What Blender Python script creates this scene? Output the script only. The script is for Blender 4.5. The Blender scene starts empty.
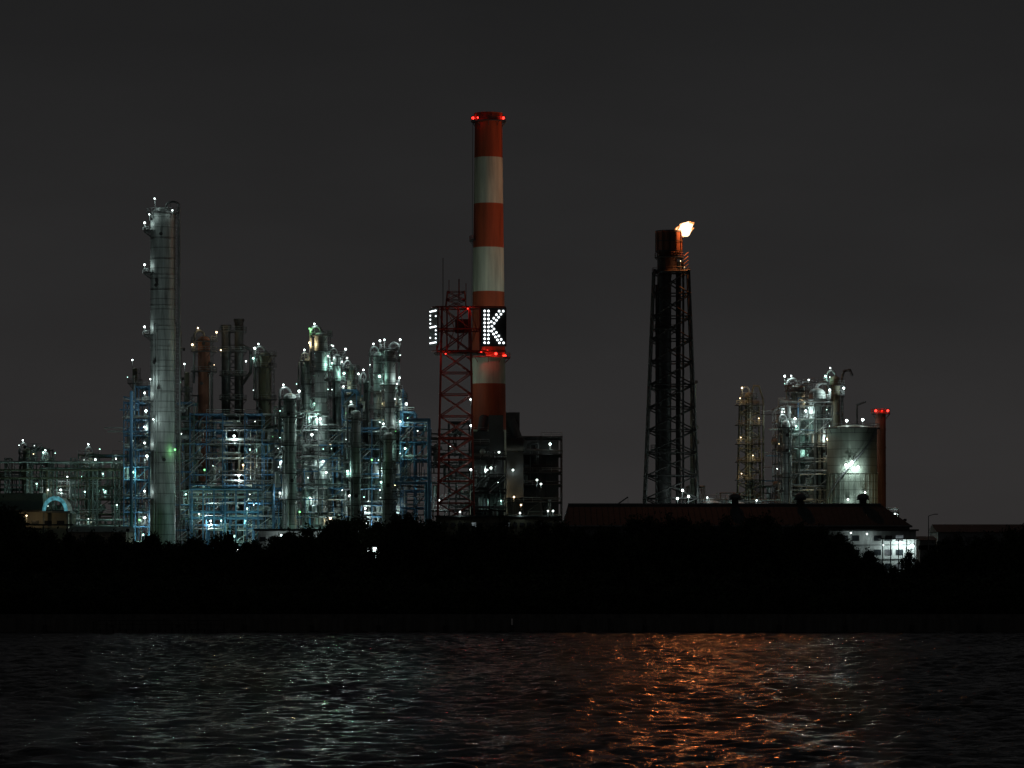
import bpy, math, random
import numpy as np
from mathutils import Vector, Matrix
R=random.Random(7)
NP=np.random.RandomState(5)
F=3333.33; H=11.0; HY=559.0; GZ=2.0
LS=.5
def X(px,D=1000.): return (px-512)*D/F
def Z(py,D=1000.): return H+(HY-py)*D/F
sc=bpy.context.scene
sc.view_settings.view_transform='Standard'
sc.view_settings.look='None'
sc.view_settings.exposure=0
# ------------------------------------------------------------ materials
M={}
def nn(nt,t,**k):
    n=nt.nodes.new(t)
    for a,b in k.items(): setattr(n,a,b)
    return n
def pmat(name,c,rough=.5,metal=0.,var=.35,scale=.25,streak=False,seam=0,bump=0.):
    m=bpy.data.materials.new(name); m.use_nodes=True; nt=m.node_tree
    b=nt.nodes['Principled BSDF']
    tc=nn(nt,'ShaderNodeTexCoord'); mp=nn(nt,'ShaderNodeMapping')
    mp.inputs['Scale'].default_value=(scale*(4 if streak else 1),scale*(4 if streak else 1),scale*(.35 if streak else 1))
    nt.links.new(tc.outputs['Object'],mp.inputs[0])
    no=nn(nt,'ShaderNodeTexNoise'); no.inputs['Scale'].default_value=1; no.inputs['Detail'].default_value=6
    no.inputs['Roughness'].default_value=.65
    nt.links.new(mp.outputs[0],no.inputs['Vector'])
    cr=nn(nt,'ShaderNodeValToRGB'); e=cr.color_ramp.elements
    e[0].position=.3; e[1].position=.7
    e[0].color=tuple(max(0,x*(1-var)) for x in c)+(1,); e[1].color=tuple(min(1,x*(1+var*.5)) for x in c)+(1,)
    nt.links.new(no.outputs[0],cr.inputs[0]); out=cr.outputs[0]
    if seam:
        sp=nn(nt,'ShaderNodeSeparateXYZ'); nt.links.new(tc.outputs['Object'],sp.inputs[0])
        d=nn(nt,'ShaderNodeMath',operation='DIVIDE'); d.inputs[1].default_value=seam; nt.links.new(sp.outputs[2],d.inputs[0])
        f=nn(nt,'ShaderNodeMath',operation='FRACT'); nt.links.new(d.outputs[0],f.inputs[0])
        g=nn(nt,'ShaderNodeMath',operation='LESS_THAN'); g.inputs[1].default_value=.1; nt.links.new(f.outputs[0],g.inputs[0])
        mx=nn(nt,'ShaderNodeMix',data_type='RGBA',blend_type='MULTIPLY')
        mu=nn(nt,'ShaderNodeMath',operation='MULTIPLY'); mu.inputs[1].default_value=.7; nt.links.new(g.outputs[0],mu.inputs[0])
        nt.links.new(mu.outputs[0],mx.inputs[0]); nt.links.new(out,mx.inputs[6]); mx.inputs[7].default_value=(.35,.35,.35,1)
        out=mx.outputs[2]
    nt.links.new(out,b.inputs['Base Color'])
    b.inputs['Roughness'].default_value=rough; b.inputs['Metallic'].default_value=metal
    M[name]=m; return m
def emat(name,c,s,var=False):
    m=bpy.data.materials.new(name); m.use_nodes=True; nt=m.node_tree
    for n in list(nt.nodes): nt.nodes.remove(n)
    o=nn(nt,'ShaderNodeOutputMaterial'); e=nn(nt,'ShaderNodeEmission'); e.inputs[0].default_value=tuple(c)+(1,); e.inputs[1].default_value=s
    if var:
        tc=nn(nt,'ShaderNodeTexCoord'); no=nn(nt,'ShaderNodeTexNoise'); no.inputs['Scale'].default_value=.9
        nt.links.new(tc.outputs['Object'],no.inputs['Vector'])
        mr=nn(nt,'ShaderNodeMapRange'); mr.inputs[1].default_value=.35; mr.inputs[2].default_value=.65
        mr.inputs[3].default_value=s*.3; mr.inputs[4].default_value=s
        nt.links.new(no.outputs[0],mr.inputs[0]); nt.links.new(mr.outputs[0],e.inputs[1])
    nt.links.new(e.outputs[0],o.inputs[0]); M[name]=m
    m.cycles.emission_sampling='NONE'
    return m
pmat('silver_cladding',(.36,.4,.385),.5,.15,.55,.25,True,3.0)
pmat('silver_pipe',(.5,.55,.54),.4,.25,.5,.3)
pmat('dark_steel',(.05,.05,.05),.6,.2,.4,.3)
pmat('grey_steel',(.2,.215,.215),.6,.2,.4,.3)
pmat('blue_steel',(.09,.225,.38),.5,.0,.35,.3)
pmat('green_steel',(.12,.2,.17),.5,.0,.3,.3)
pmat('rust_steel',(.19,.075,.045),.7,.1,.5,.3,True)
pmat('olive_steel',(.13,.125,.085),.6,.1,.4,.3,True)
pmat('red_paint',(.40,.066,.02),.7,.0,.45,.12,True)
pmat('white_paint',(.58,.58,.45),.7,.0,.42,.12,True)
pmat('red_lattice',(.3,.04,.025),.5,.0,.3,.3)
pmat('tank_paint',(.26,.3,.25),.55,.0,.3,.15,True,2.4)
pmat('grating',(.08,.08,.08),.8,.1,.4,.5)
pmat('concrete',(.13,.125,.115),.9,0,.5,.3,True)
pmat('roof_sheet',(.05,.056,.056),.8,.0,.4,.4)
pmat('beige_wall',(.36,.33,.26),.8,0,.2,.2,True)
pmat('white_wall',(.55,.57,.56),.7,0,.3,.3,True)
pmat('dark_glass',(.03,.035,.04),.2,0,.2,.3)
pmat('ground_soil',(.06,.055,.045),.95,0,.4,.05)
pmat('foliage',(.035,.05,.022),.8,0,.6,.4)
pmat('bark',(.06,.045,.035),.9,0,.4,.6)
pmat('black_panel',(.006,.006,.007),.7,0,.2,.3)
emat('lamp_cool',(.84,1,.97),9); emat('lamp_green',(.55,1,.84),7); emat('lamp_vivid',(.25,1,.3),3); emat('lamp_warm',(1,.74,.42),7); emat('lamp_red',(1,.03,.02),6)
emat('led_white',(.88,.97,1),3); emat('window_cool',(.8,.95,1),.16,True); emat('cyan_lit',(.2,.72,.85),.42,True)
emat('flame_core',(1,.6,.34),3.6); emat('flame_edge',(1,.36,.11),1.9,True)
LC={'lamp_cool':(.82,1,.97),'lamp_green':(.54,1,.84),'lamp_vivid':(.35,1,.35),'lamp_warm':(1,.74,.4),'lamp_red':(1,.05,.03)}
# ------------------------------------------------------------ mesh builder
class O:
    def __init__(s,name): s.name=name; s.v=[]; s.f=[]; s.m=[]; s.sm=[]; s.mats=[]; s.lights=[]
    def mi(s,n):
        if n not in s.mats: s.mats.append(n)
        return s.mats.index(n)
    def add(s,vs,fs,mat,smooth=False):
        b=len(s.v); s.v.extend(vs); i=s.mi(mat)
        for f in fs: s.f.append([b+q for q in f]); s.m.append(i); s.sm.append(smooth)
    def box(s,c,d,mat,rz=0.):
        cx,cy,cz=c; a,b,h=d[0]/2,d[1]/2,d[2]/2; cs,sn=math.cos(rz),math.sin(rz)
        vs=[]
        for z in(-h,h):
            for x,y in((-a,-b),(a,-b),(a,b),(-a,b)): vs.append((cx+x*cs-y*sn,cy+x*sn+y*cs,cz+z))
        s.add(vs,[(0,3,2,1),(4,5,6,7),(0,1,5,4),(1,2,6,5),(2,3,7,6),(3,0,4,7)],mat)
    def cyl(s,p0,p1,r0,mat,r1=None,n=8,caps=True):
        if r1 is None: r1=r0
        p0=Vector(p0);p1=Vector(p1);d=(p1-p0)
        if d.length<1e-5: return
        d.normalize(); u=d.orthogonal() if abs(d.z)<.999 else Vector((1,0,0)); u.normalize(); w=d.cross(u)
        vs=[]
        for p,r in((p0,r0),(p1,r1)):
            for i in range(n):
                a=2*math.pi*(i+.5)/n; q=p+(u*math.cos(a)+w*math.sin(a))*r; vs.append(tuple(q))
        s.add(vs,[(i,(i+1)%n,n+(i+1)%n,n+i) for i in range(n)],mat,n>5)
        if caps:
            s.add(vs[:n],[tuple(range(n-1,-1,-1))],mat); s.add(vs[n:],[tuple(range(n))],mat)
    def beam(s,p0,p1,w,mat): s.cyl(p0,p1,w*.7,mat,n=4)
    def sph(s,c,r,mat,n=8,k=5,sz=1.,half=False):
        vs=[];fs=[]; a0=0 if half else -math.pi/2
        for j in range(k+1):
            t=a0+(math.pi/2-a0)*j/k
            for i in range(n):
                a=2*math.pi*i/n; vs.append((c[0]+r*math.cos(t)*math.cos(a),c[1]+r*math.cos(t)*math.sin(a),c[2]+r*sz*math.sin(t)))
        for j in range(k):
            for i in range(n): fs.append((j*n+i,j*n+(i+1)%n,(j+1)*n+(i+1)%n,(j+1)*n+i))
        s.add(vs,fs,mat,True)
    def pipe(s,pts,r,mat,n=8):
        for a,b in zip(pts[:-1],pts[1:]): s.cyl(a,b,r,mat,n=n,caps=False)
        if r>.12:
            for p in pts: s.sph(p,r*1.02,mat,n=6,k=4)
    def drum(s,c,r,L,mat,ax='x'):
        v=Vector((L/2,0,0)) if ax=='x' else Vector((0,L/2,0)); c=Vector(c)
        s.cyl(c-v,c+v,r,mat,n=14,caps=False)
        e=v.normalized()*r*.5
        s.cyl(c+v,c+v+e,r,mat,r1=r*.5,n=14); s.cyl(c-v,c-v-e,r,mat,r1=r*.5,n=14)
        for q in(-.6,.6): s.box(c+v*q+Vector((0,0,-r-.3)),(.5,r*1.6,1.2),'dark_steel')
    def rail(s,p0,p1,mat='grey_steel',h=1.15,sp=2.4):
        p0=Vector(p0);p1=Vector(p1);L=(p1-p0).length; n=max(1,int(L/sp)); up=Vector((0,0,h))
        s.beam(p0+up,p1+up,.09,mat); s.beam(p0+up*.5,p1+up*.5,.06,mat)
        for i in range(n+1):
            q=p0.lerp(p1,i/n); s.beam(q,q+up,.08,mat)
    def lamp(s,p,kind='lamp_cool',P=500,r=.22,post=True,off=(0,-.7,-.35)):
        p=Vector(p); s.sph(p,r,kind,n=8,k=4)
        s.box(p+Vector((0,.1,r+.08)),(r*2.1,r*2.,.12),'dark_steel')
        if post: s.beam(p+Vector((0,.5,.2)),p+Vector((0,.5,-2.0)),.08,'grey_steel'); s.beam(p+Vector((0,.5,.2)),p+Vector((0,0,r+.1)),.07,'grey_steel')
        if P>0: s.lights.append((p+Vector(off),kind,P*LS,None,0))
    def flood(s,p,t,kind,P,ang):
        p=Vector(p);t=Vector(t); s.box(p,(.9,.5,.7),'dark_steel'); s.beam(p,p+Vector((0,.3,-3)),.15,'dark_steel')
        d=(t-p).normalized(); s.lights.append((p+d*.9,kind,P,t,ang))
    def done(s):
        me=bpy.data.meshes.new(s.name); me.from_pydata([tuple(v) for v in s.v],[],s.f)
        for m in s.mats: me.materials.append(M[m])
        me.polygons.foreach_set('material_index',s.m); me.polygons.foreach_set('use_smooth',s.sm); me.update()
        ob=bpy.data.objects.new(s.name,me); sc.collection.objects.link(ob)
        for i,(p,k,P,t,a) in enumerate(s.lights):
            ld=bpy.data.lights.new('lamp_light','SPOT' if t is not None else 'POINT'); ld.energy=P; ld.color=LC[k]; ld.shadow_soft_size=.2
            lo=bpy.data.objects.new('lamp_light',ld); sc.collection.objects.link(lo); lo.parent=ob; lo.location=p
            if t is not None:
                ld.spot_size=math.radians(a); ld.spot_blend=.8; lo.rotation_euler=(t-p).to_track_quat('-Z','Y').to_euler()
        return ob
def kind(g=.34,w=.08):
    q=R.random()
    return 'lamp_green' if q<g else ('lamp_warm' if q<g+w else ('lamp_vivid' if q<g+w+.03 else 'lamp_cool'))
def lattice(o,cx,cy,z0,z1,w0,w1,n,t,mat,t2=None):
    t2=t2 or t*.6
    lv=[]
    for i in range(n+1):
        k=i/n; w=(w0+(w1-w0)*k)/2; z=z0+(z1-z0)*k
        lv.append([Vector((cx+a*w,cy+b*w,z)) for a,b in((-1,-1),(1,-1),(1,1),(-1,1))])
    for i in range(n):
        for j in range(4):
            o.beam(lv[i][j],lv[i+1][j],t,mat); k=(j+1)%4
            o.beam(lv[i+1][j],lv[i+1][k],t2,mat)
            o.beam(lv[i][j],lv[i+1][k],t2,mat); o.beam(lv[i][k],lv[i+1][j],t2,mat)
            o.sph(lv[i+1][j],t*.9,mat,n=6,k=4)
# ------------------------------------------------------------ columns
def platform(o,cx,cy,z,r,w=1.3,a0=0,a1=360,n=14,mat='grating',rail='grey_steel'):
    vs=[];fs=[]
    for i in range(n+1):
        a=math.radians(a0+(a1-a0)*i/n)
        for rr in(r,r+w):
            for dz in(0,.25): vs.append((cx+rr*math.cos(a),cy+rr*math.sin(a),z+dz))
    for i in range(n):
        b=i*4;c=b+4
        fs+=[(b,c,c+2,b+2),(b+1,b+3,c+3,c+1),(b+2,c+2,c+3,b+3)]
    o.add(vs,fs,mat)
    ro=r+w-.08; pts=[]
    for i in range(n+1):
        a=math.radians(a0+(a1-a0)*i/n); pts.append(Vector((cx+ro*math.cos(a),cy+ro*math.sin(a),z+.25)))
    for i,p in enumerate(pts):
        o.beam(p,p+Vector((0,0,1.2)),.08,rail)
        if i: 
            for h in(.6,1.2): o.beam(pts[i-1]+Vector((0,0,h)),p+Vector((0,0,h)),.08,rail)
    for i in range(0,n,3):
        a=math.radians(a0+(a1-a0)*i/n); o.beam((cx+ro*math.cos(a),cy+ro*math.sin(a),z),(cx+r*math.cos(a),cy+r*math.sin(a),z-1.5),.12,mat)
def column(name,px,pt,w,D,mat,plats,P=350,ladder=1,lk=None,z0=GZ,neck=True,lamps=2,wide=None,o=None,top_lamp=True,swing=None):
    own=o is None
    if own: o=O(name)
    s=D/F; cx=X(px,D); cy=D; r=w*s/2; zt=Z(pt,D)
    zc=zt-r*.7
    o.cyl((cx,cy,z0),(cx,cy,zc),r,mat,n=28,caps=False)
    o.sph((cx,cy,zc),r,mat,n=28,k=5,sz=.7,half=True)
    z=z0+5
    while z<zc: 
        o.cyl((cx,cy,z),(cx,cy,z+.22),r+.12,mat,n=28)
        if R.random()<.5:
            a=R.uniform(math.pi*1.1,math.pi*1.9); e=Vector((math.cos(a),math.sin(a),0)); q=Vector((cx,cy,z+1.5))
            o.cyl(q+e*r*.9,q+e*(r+.9),.35,'grey_steel'); o.cyl(q+e*(r+.8),q+e*(r+1.),.55,'dark_steel')
        z+=R.choice([4.5,6.,7.5])
    if ladder:
        lx=cx+ladder*(r+.55); ly=cy-.5
        for q in(-.3,.3): o.beam((lx,ly+q,z0),(lx,ly+q,zt),.12,'grey_steel')
        z=z0
        while z<zt: o.beam((lx-.3,ly,z),(lx+.4,ly,z),.12,'grey_steel'); z+=1.1
        o.beam((lx+.45*ladder,ly-.3,z0+3),(lx+.45*ladder,ly-.3,zt),.1,'dark_steel')
        for k in range(4):
            a=R.uniform(math.pi*1.0,math.pi*2.0); pr=R.choice([.12,.18,.26]); zz=R.uniform(z0+.4*(zt-z0),zt-1)
            qx,qy=cx+(r+pr+.3)*math.cos(a),cy+(r+pr+.3)*math.sin(a)
            o.pipe([(qx,qy,z0),(qx,qy,zz),(cx,cy,zz+.4)],pr,R.choice(['silver_pipe','grey_steel','dark_steel','silver_pipe']))
    if neck:
        rr=max(.25,r*.2); d=-1 if ladder>0 else 1; pts=[]
        for i in range(8):
            a=math.pi*i/7; pts.append((cx+d*(r*.6)-d*(r*.6+.1)*math.cos(a)+d*.6*(i/7),cy-.3,zt+.2+1.4*math.sin(a)))
        pts=[(cx,cy,zt-1)]+pts+[(cx+d*(r*1.2+.8),cy-.3,zt-14)]
        o.pipe(pts,rr,'grey_steel')
    for i,py in enumerate(plats):
        z=Z(py,D); ww=wide or 1.5
        a0=R.choice([0,0,120,150]); a1=360 if a0==0 else a0+R.choice([200,240])
        platform(o,cx,cy,z,r,ww,a0,a1)
        for k in range(lamps):
            if R.random()<.3 and k: continue
            a=math.radians(R.choice([200,235,270,300,335]) if k else R.choice([190,215,325,345]))
            rr=r+ww; big=R.random()<.45
            o.lamp((cx+rr*math.cos(a),cy+rr*math.sin(a),z+R.uniform(1.9,3.0)),lk or kind(),P*(R.choice([1.,2.4]) if big else 0),r=R.uniform(.24,.36) if big else R.uniform(.08,.14))
    if top_lamp:
        o.beam((cx-r,cy,zt-1),(cx-r,cy,zt+2.2),.1,'grey_steel'); o.lamp((cx-r,cy-.4,zt+2.4),lk or 'lamp_cool',P*.5,post=False)
    return o.done() if own else o
# ------------------------------------------------------------ process structure
def block(name,x0,x1,y0,y1,z1,bay=7.,fl=5.2,steel=('blue_steel',),dens=1.,lp=.45,P=520,z0=GZ,lk=None,pipes=('silver_pipe','silver_pipe','grey_steel','blue_steel','dark_steel'),plates=.45,wmin=13,rag=(0,0,1,0,1,2)):
    o=O(name); nx=max(1,round((x1-x0)/bay)); ny=max(1,round((y1-y0)/9.)); nz=max(1,round((z1-z0)/fl))
    xs=[x0+(x1-x0)*i/nx for i in range(nx+1)]; ys=[y0+(y1-y0)*i/ny for i in range(ny+1)]; zs=[z0+(z1-z0)*i/nz for i in range(nz+1)]
    for i in range(1,nx): xs[i]+=R.uniform(-.18,.18)*bay
    for i in range(1,nz): zs[i]+=R.uniform(-.16,.16)*fl
    top=[nz-R.choice(rag) for _ in range(nx)]
    def coltop(i): return max(top[max(0,i-1)],top[min(nx-1,i)])
    st=lambda: R.choice(steel)
    for i,x in enumerate(xs):
        for y in ys: o.beam((x,y,z0),(x,y,zs[coltop(i)]+.4),.34,steel[0])
    for k in range(1,nz+1):
        z=zs[k]; vis=z>wmin
        for i in range(nx):
            if k>top[i]: continue
            a,b=xs[i],xs[i+1]; m=st()
            for y in ys: o.beam((a,y,z),(b,y,z),.3,m)
            for j in range(ny):
                o.beam((a,ys[j],z),(a,ys[j+1],z),.3,m)
                o.beam(((a+b)/2,ys[j],z),((a+b)/2,ys[j+1],z),.2,m)
                if R.random()<plates: o.box(((a+b)/2,(ys[j]+ys[j+1])/2,z+.25),(b-a-.3,ys[j+1]-ys[j]-.3,.1),'grating')
            if not vis: continue
            if R.random()<.8: o.rail((a,y0-.1,z+.2),(b,y0-.1,z+.2),R.choice(['grey_steel','silver_pipe']))
            if R.random()<.25: o.beam((a,y0,zs[k-1]),(b,y0,z),.2,m)
            if R.random()<.16: 
                o.beam((a,y0-.8,zs[k-1]),(b,y0-.8,z),.3,'grey_steel'); o.beam((a,y0-.8,zs[k-1]+1.2),(b,y0-.8,z+1.2),.09,'silver_pipe')
            for _ in range(int(dens*2+R.random())):
                q=R.random(); ex=R.uniform(a+.6,b-.6); ey=R.uniform(y0+.6,y0+(y1-y0)*.7)
                pm=R.choice(pipes)
                if q<.16: o.drum((ex,ey,zs[k-1]+2.0),R.uniform(.5,1.1),R.uniform(2.5,5),R.choice(['silver_cladding','silver_pipe','grey_steel']),R.choice('xxy'))
                elif q<.36:
                    r=R.uniform(.4,.9); hh=R.uniform(2.5,6.5); o.cyl((ex,ey,zs[k-1]+.3),(ex,ey,zs[k-1]+hh),r,R.choice(['silver_cladding','silver_pipe','grey_steel']),n=14)
                    o.sph((ex,ey,zs[k-1]+hh),r,'silver_pipe',n=14,k=3,sz=.6,half=True)
                elif q<.72:
                    r=R.choice([.12,.16,.22,.34]); zt=min(z1,zs[k]+R.uniform(2,14)); xe=ex+R.uniform(-9,9); xe=min(max(xe,x0),x1)
                    o.pipe([(ex,ey,zs[k-1]-R.uniform(0,5)),(ex,ey,zt-2),(xe,ey,zt-2),(xe,ey,zt-2-R.uniform(2,6))],r,pm)
                else:
                    r=R.choice([.1,.16,.22]); zz=zs[k-1]+R.uniform(1,4)
                    o.pipe([(ex-R.uniform(3,12),ey,zz),(ex+1,ey,zz),(ex+1,ey+R.uniform(1,5),zz),(ex+1,ey+2,zz+R.uniform(-4,4))],r,pm)
            if R.random()<lp:
                pk=lk if (lk and R.random()<.75) else kind(); big=R.random()<.5
                o.lamp((R.uniform(a+.5,b-.5),y0-R.uniform(-3.5,1.6),zs[k-1]+R.uniform(2.2,3.4)),pk,P*(R.choice([.9,1.9,3.4]) if big else 0),r=R.uniform(.22,.38) if big else R.uniform(.08,.14))
            if R.random()<.25*lp: o.lamp((R.uniform(a,b),R.uniform(y0+3,y1-2),zs[k-1]+3.),kind(),P*2)
        for _ in range(int(2*dens)):
            if vis and nx>1:
                i0=R.randrange(0,nx-1); i1=R.randrange(i0+1,nx+1)
                if min(top[i0:i1] or [0])>=k-1: o.pipe([(xs[i0],y0+R.uniform(-.6,2),zs[k-1]+.8+R.random()),(xs[i1],y0+.5,zs[k-1]+.8+R.random()*.3)],R.choice([.12,.18,.26,.36]),R.choice(pipes))
    return o.done()
# ============================================================ LEFT PLANT
block('process_structure',X(127),X(152),992,1010,Z(388),bay=5,fl=4.6,dens=1.,lp=.26)
block('process_structure',X(176),X(196),994,1012,Z(388),bay=5,fl=4.4,dens=1.1,lp=.3,steel=('green_steel','blue_steel'))
block('process_structure',X(192),X(281),994,1026,Z(415),bay=5.3,fl=4.3,dens=1.15,lp=.27,P=580,steel=('blue_steel','grey_steel','silver_pipe'),plates=.35,rag=(0,0,0,1))
block('process_structure',X(278),X(347),983,1020,Z(402),bay=4.6,fl=4.2,dens=1.3,lp=.29,P=680,steel=('grey_steel','blue_steel','silver_pipe'),rag=(0,1,2,3,1))
block('process_structure',X(344),X(404),989,1026,Z(392),bay=4.6,fl=4.2,dens=1.25,lp=.29,P=680,steel=('blue_steel','grey_steel','silver_pipe'),rag=(0,1,2,3,1))
block('process_structure',X(402),X(430),986,1012,Z(414),bay=5,fl=4.6,dens=.9,lp=.26)
block('process_structure',X(198),X(345),973,979,Z(470),bay=6,fl=4.4,dens=.8,lp=.2,P=640,steel=('blue_steel','grey_steel','silver_pipe'),rag=(0,2,3,4,5,1),plates=.2)
# tall distillation column
o=O('distillation_column')
column('',163,207,25,978,'silver_cladding',[],ladder=1,o=o,neck=False,top_lamp=False)
D=978;cx=X(163,D);r=12.5*D/F
for py in(232,274,336,402,452,500):
    z=Z(py,D); platform(o,cx,D,z,r,2.0,130,235); 
    o.lamp((cx-r-1.6,D-1.2,z+2.6),'lamp_cool',300,r=.28); 
    o.rail((cx-r-2.2,D-.6,z+.2),(cx-r-.2,D-2.2,z+.2),'silver_pipe')
platform(o,cx,D,Z(214,D),r,1.2)
for q in(-1,1): o.beam((cx+q*r*.6,D,Z(210,D)),(cx+q*r*.6,D,Z(203,D)),.15,'grey_steel')
pts=[(cx+1,D-.5,Z(209,D))]+[(cx+2.9-1.9*math.cos(math.pi*i/8),D-.5,Z(206,D)+1.2*math.sin(math.pi*i/8)) for i in range(9)]+[(cx+4.9,D-.5,Z(330,D)),(cx+4.9,D-.5,Z(520,D))]
o.pipe(pts,.33,'grey_steel')
for (a,b,P) in((155,199,250),(151,216,250),(174,212,120),(152,380,350),(155,420,250)):
    o.lamp((X(a,D),D-4.6 if 150<a<176 and b>210 else D-1,Z(b,D)),'lamp_cool',P,r=.2)
o.lamp((X(176,D),D-3,Z(450,D)),'lamp_vivid',200,r=.3)
o.flood((X(128,930),930,Z(530,930)),(cx,D,Z(330,D)),'lamp_cool',36000,50)  # unseen floods added low down to light the tall column evenly
o.flood((X(190,940),935,Z(530,935)),(cx,D,Z(440,D)),'lamp_cool',7000,50)
o.done()
column('distillation_column',204,336,12,1008,'rust_steel',[342,352,372],P=110,lk='lamp_warm',wide=2.2,neck=True,lamps=1)
o=O('twin_flue_stack')
for px,pt,w in((226,325,9),(239,319,9)):
    o.cyl((X(px,1012),1012,GZ),(X(px,1012),1012,Z(pt,1012)),w*.15,'dark_steel',n=16,caps=False)
    o.cyl((X(px,1012),1012,Z(pt+3,1012)),(X(px,1012),1012,Z(pt,1012)),w*.18,'dark_steel',n=16)
for py in(332,352,376,400): platform(o,X(233,1012),1012,Z(py,1012),3.0,1.2)
o.pipe([(X(241,1012),1011,Z(345,1012)),(X(251,1012),1011,Z(350,1012)),(X(251,1012),1011,Z(372,1012)),(X(243,1012),1011,Z(384,1012))],.5,'dark_steel')
lattice(o,X(233,1012),1013,GZ,Z(345,1012),3,2.6,22,.16,'dark_steel',.1)
o.lamp((X(247,1012),1008,Z(362,1012)),'lamp_cool',100); o.lamp((X(222,1012),1008,Z(351,1012)),'lamp_warm',60,r=.2)
o.done()
column('distillation_column',265,352,13,1010,'olive_steel',[356,368,400],P=120,wide=1.6,lamps=1)
column('distillation_column',321,332,13,988,'silver_cladding',[336,352,372,398,426,452,480,506],P=520)
column('distillation_column',308,358,7,990,'silver_cladding',[362,385,410],P=260,lamps=1)
column('distillation_column',337,354,8,1000,'silver_pipe',[357,366,382,398],P=260,lamps=1)
column('distillation_column',351,366,8,1004,'olive_steel',[370,381,395],P=300,lamps=1)
column('distillation_column',378,352,9,992,'silver_cladding',[357,374,392,410,436],P=360,lamps=1)
column('distillation_column',390,348,11,986,'silver_cladding',[350,362,386,408,430,462,492],P=520,ladder=-1)
column('distillation_column',290,393,13,980,'silver_cladding',[400,418,446,474,500],P=700,lamps=1)
column('distillation_column',356,410,10,980,'silver_cladding',[420,448,478,506],P=650,lamps=1)
column('distillation_column',388,432,9,978,'silver_cladding',[440,470,500],P=600,lamps=1)
column('distillation_column',304,366,5,996,'grey_steel',[392],P=200,lamps=1)
column('distillation_column',366,378,5,996,'grey_steel',[384],P=200,lamps=1)
column('distillation_column',400,392,6,996,'silver_pipe',[398,412],P=260,lamps=1)
column('flue_stack',135,368,5,1004,'olive_steel',[384],P=120,lamps=1,neck=False)
column('flue_stack',187,372,5,1006,'olive_steel',[392],P=160,lamps=1,neck=False)
column('flue_stack',180,330,3,1010,'grey_steel',[],ladder=0,neck=False,top_lamp=False)
# pipe bridge with big blue pipes
o=O('pipe_rack')
for py in(492,497,512,518):
    o.cyl((X(190,970),970+py*.002,Z(py,970)),(X(262,970),970+py*.002,Z(py,970)),.42,R.choice(['blue_steel','silver_pipe']),n=10)
for px in range(192,262,11):
    o.beam((X(px,970),970,GZ),(X(px,970),970,Z(488,970)),.4,'blue_steel')
o.beam((X(190,970),969.5,Z(489,970)),(X(262,970),969.5,Z(489,970)),.5,'blue_steel')
for px in(200,222,248): o.lamp((X(px,970),967,Z(R.uniform(500,526),970)),'lamp_green',700)
o.pipe([(X(405,975),975,Z(420,975)),(X(429,975),975,Z(420,975)),(X(429,975),975,GZ)],.55,'blue_steel')
o.pipe([(X(395,975),976,Z(483,975)),(X(426,975),976,Z(483,975)),(X(426,975),976,GZ)],.5,'blue_steel')
o.pipe([(X(131,972),973,Z(392,972)),(X(131,972),973,GZ)],.5,'blue_steel')
for px,py in((140,520),(205,470),(300,512),(372,460)): o.lamp((X(px,970),968.5,Z(py,970)),'lamp_vivid',120,r=.26)
o.done()
# far-left area
block('process_structure',X(-70,1050),X(42,1050),1050,1075,Z(448,1050),bay=6,fl=4.6,dens=1.1,lp=.22,P=330,steel=('green_steel','grey_steel'),pipes=('silver_pipe','olive_steel','green_steel'))
block('process_structure',X(40,1040),X(128,1040),1040,1065,Z(455,1040),bay=6,fl=4.6,dens=1.1,lp=.22,P=330,steel=('green_steel','olive_steel'),pipes=('silver_pipe','olive_steel','green_steel'))
column('distillation_column',27,448,8,1045,'olive_steel',[454,462],P=300)
column('distillation_column',49,458,7,1045,'olive_steel',[462],P=300)
column('distillation_column',92,452,7,1045,'olive_steel',[458,470],P=300,lamps=1)
o=O('pipe_rack')
for i,py in enumerate((462,470,478,520,526,530)): o.cyl((X(-60,1030),1030+i,Z(py,1030)),(X(128,1030),1030+i,Z(py,1030)),.35,R.choice(['silver_pipe','olive_steel','green_steel']),n=10)
for px in range(-60,128,22): lattice(o,X(px,1030),1033,GZ,Z(458,1030),1.5,1.5,10,.2,'grey_steel',.12)
for px,py in((10,500),(38,484),(86,492),(104,474),(118,505)): o.lamp((X(px,1030),1027,Z(py,1030)),'lamp_green',600,r=.2)
o.done()
o=O('control_building'); D=985
a,b=X(-60,D),X(67,D); zt=Z(512,D)
o.box(((a+b)/2,D+10,(GZ+zt)/2),(b-a,20,zt-GZ),'beige_wall'); o.box(((a+b)/2,D+10,zt+.3),(b-a+1,21,.6),'roof_sheet')
for i in range(10):
    xx=a+(b-a)*(i+.5)/10; o.box((xx,D-.02,zt-3.2),(2.2,.14,1.3),'dark_glass')
o.box((X(15,D),D+13,zt+3),(14,8,5.4),'green_steel')
o.box((X(40,D),D-6,Z(525,D)),(22,7,.4),'roof_sheet'); o.lamp((X(30,D),D-7,Z(516,D)),'lamp_warm',400,r=.2); o.done()
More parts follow.
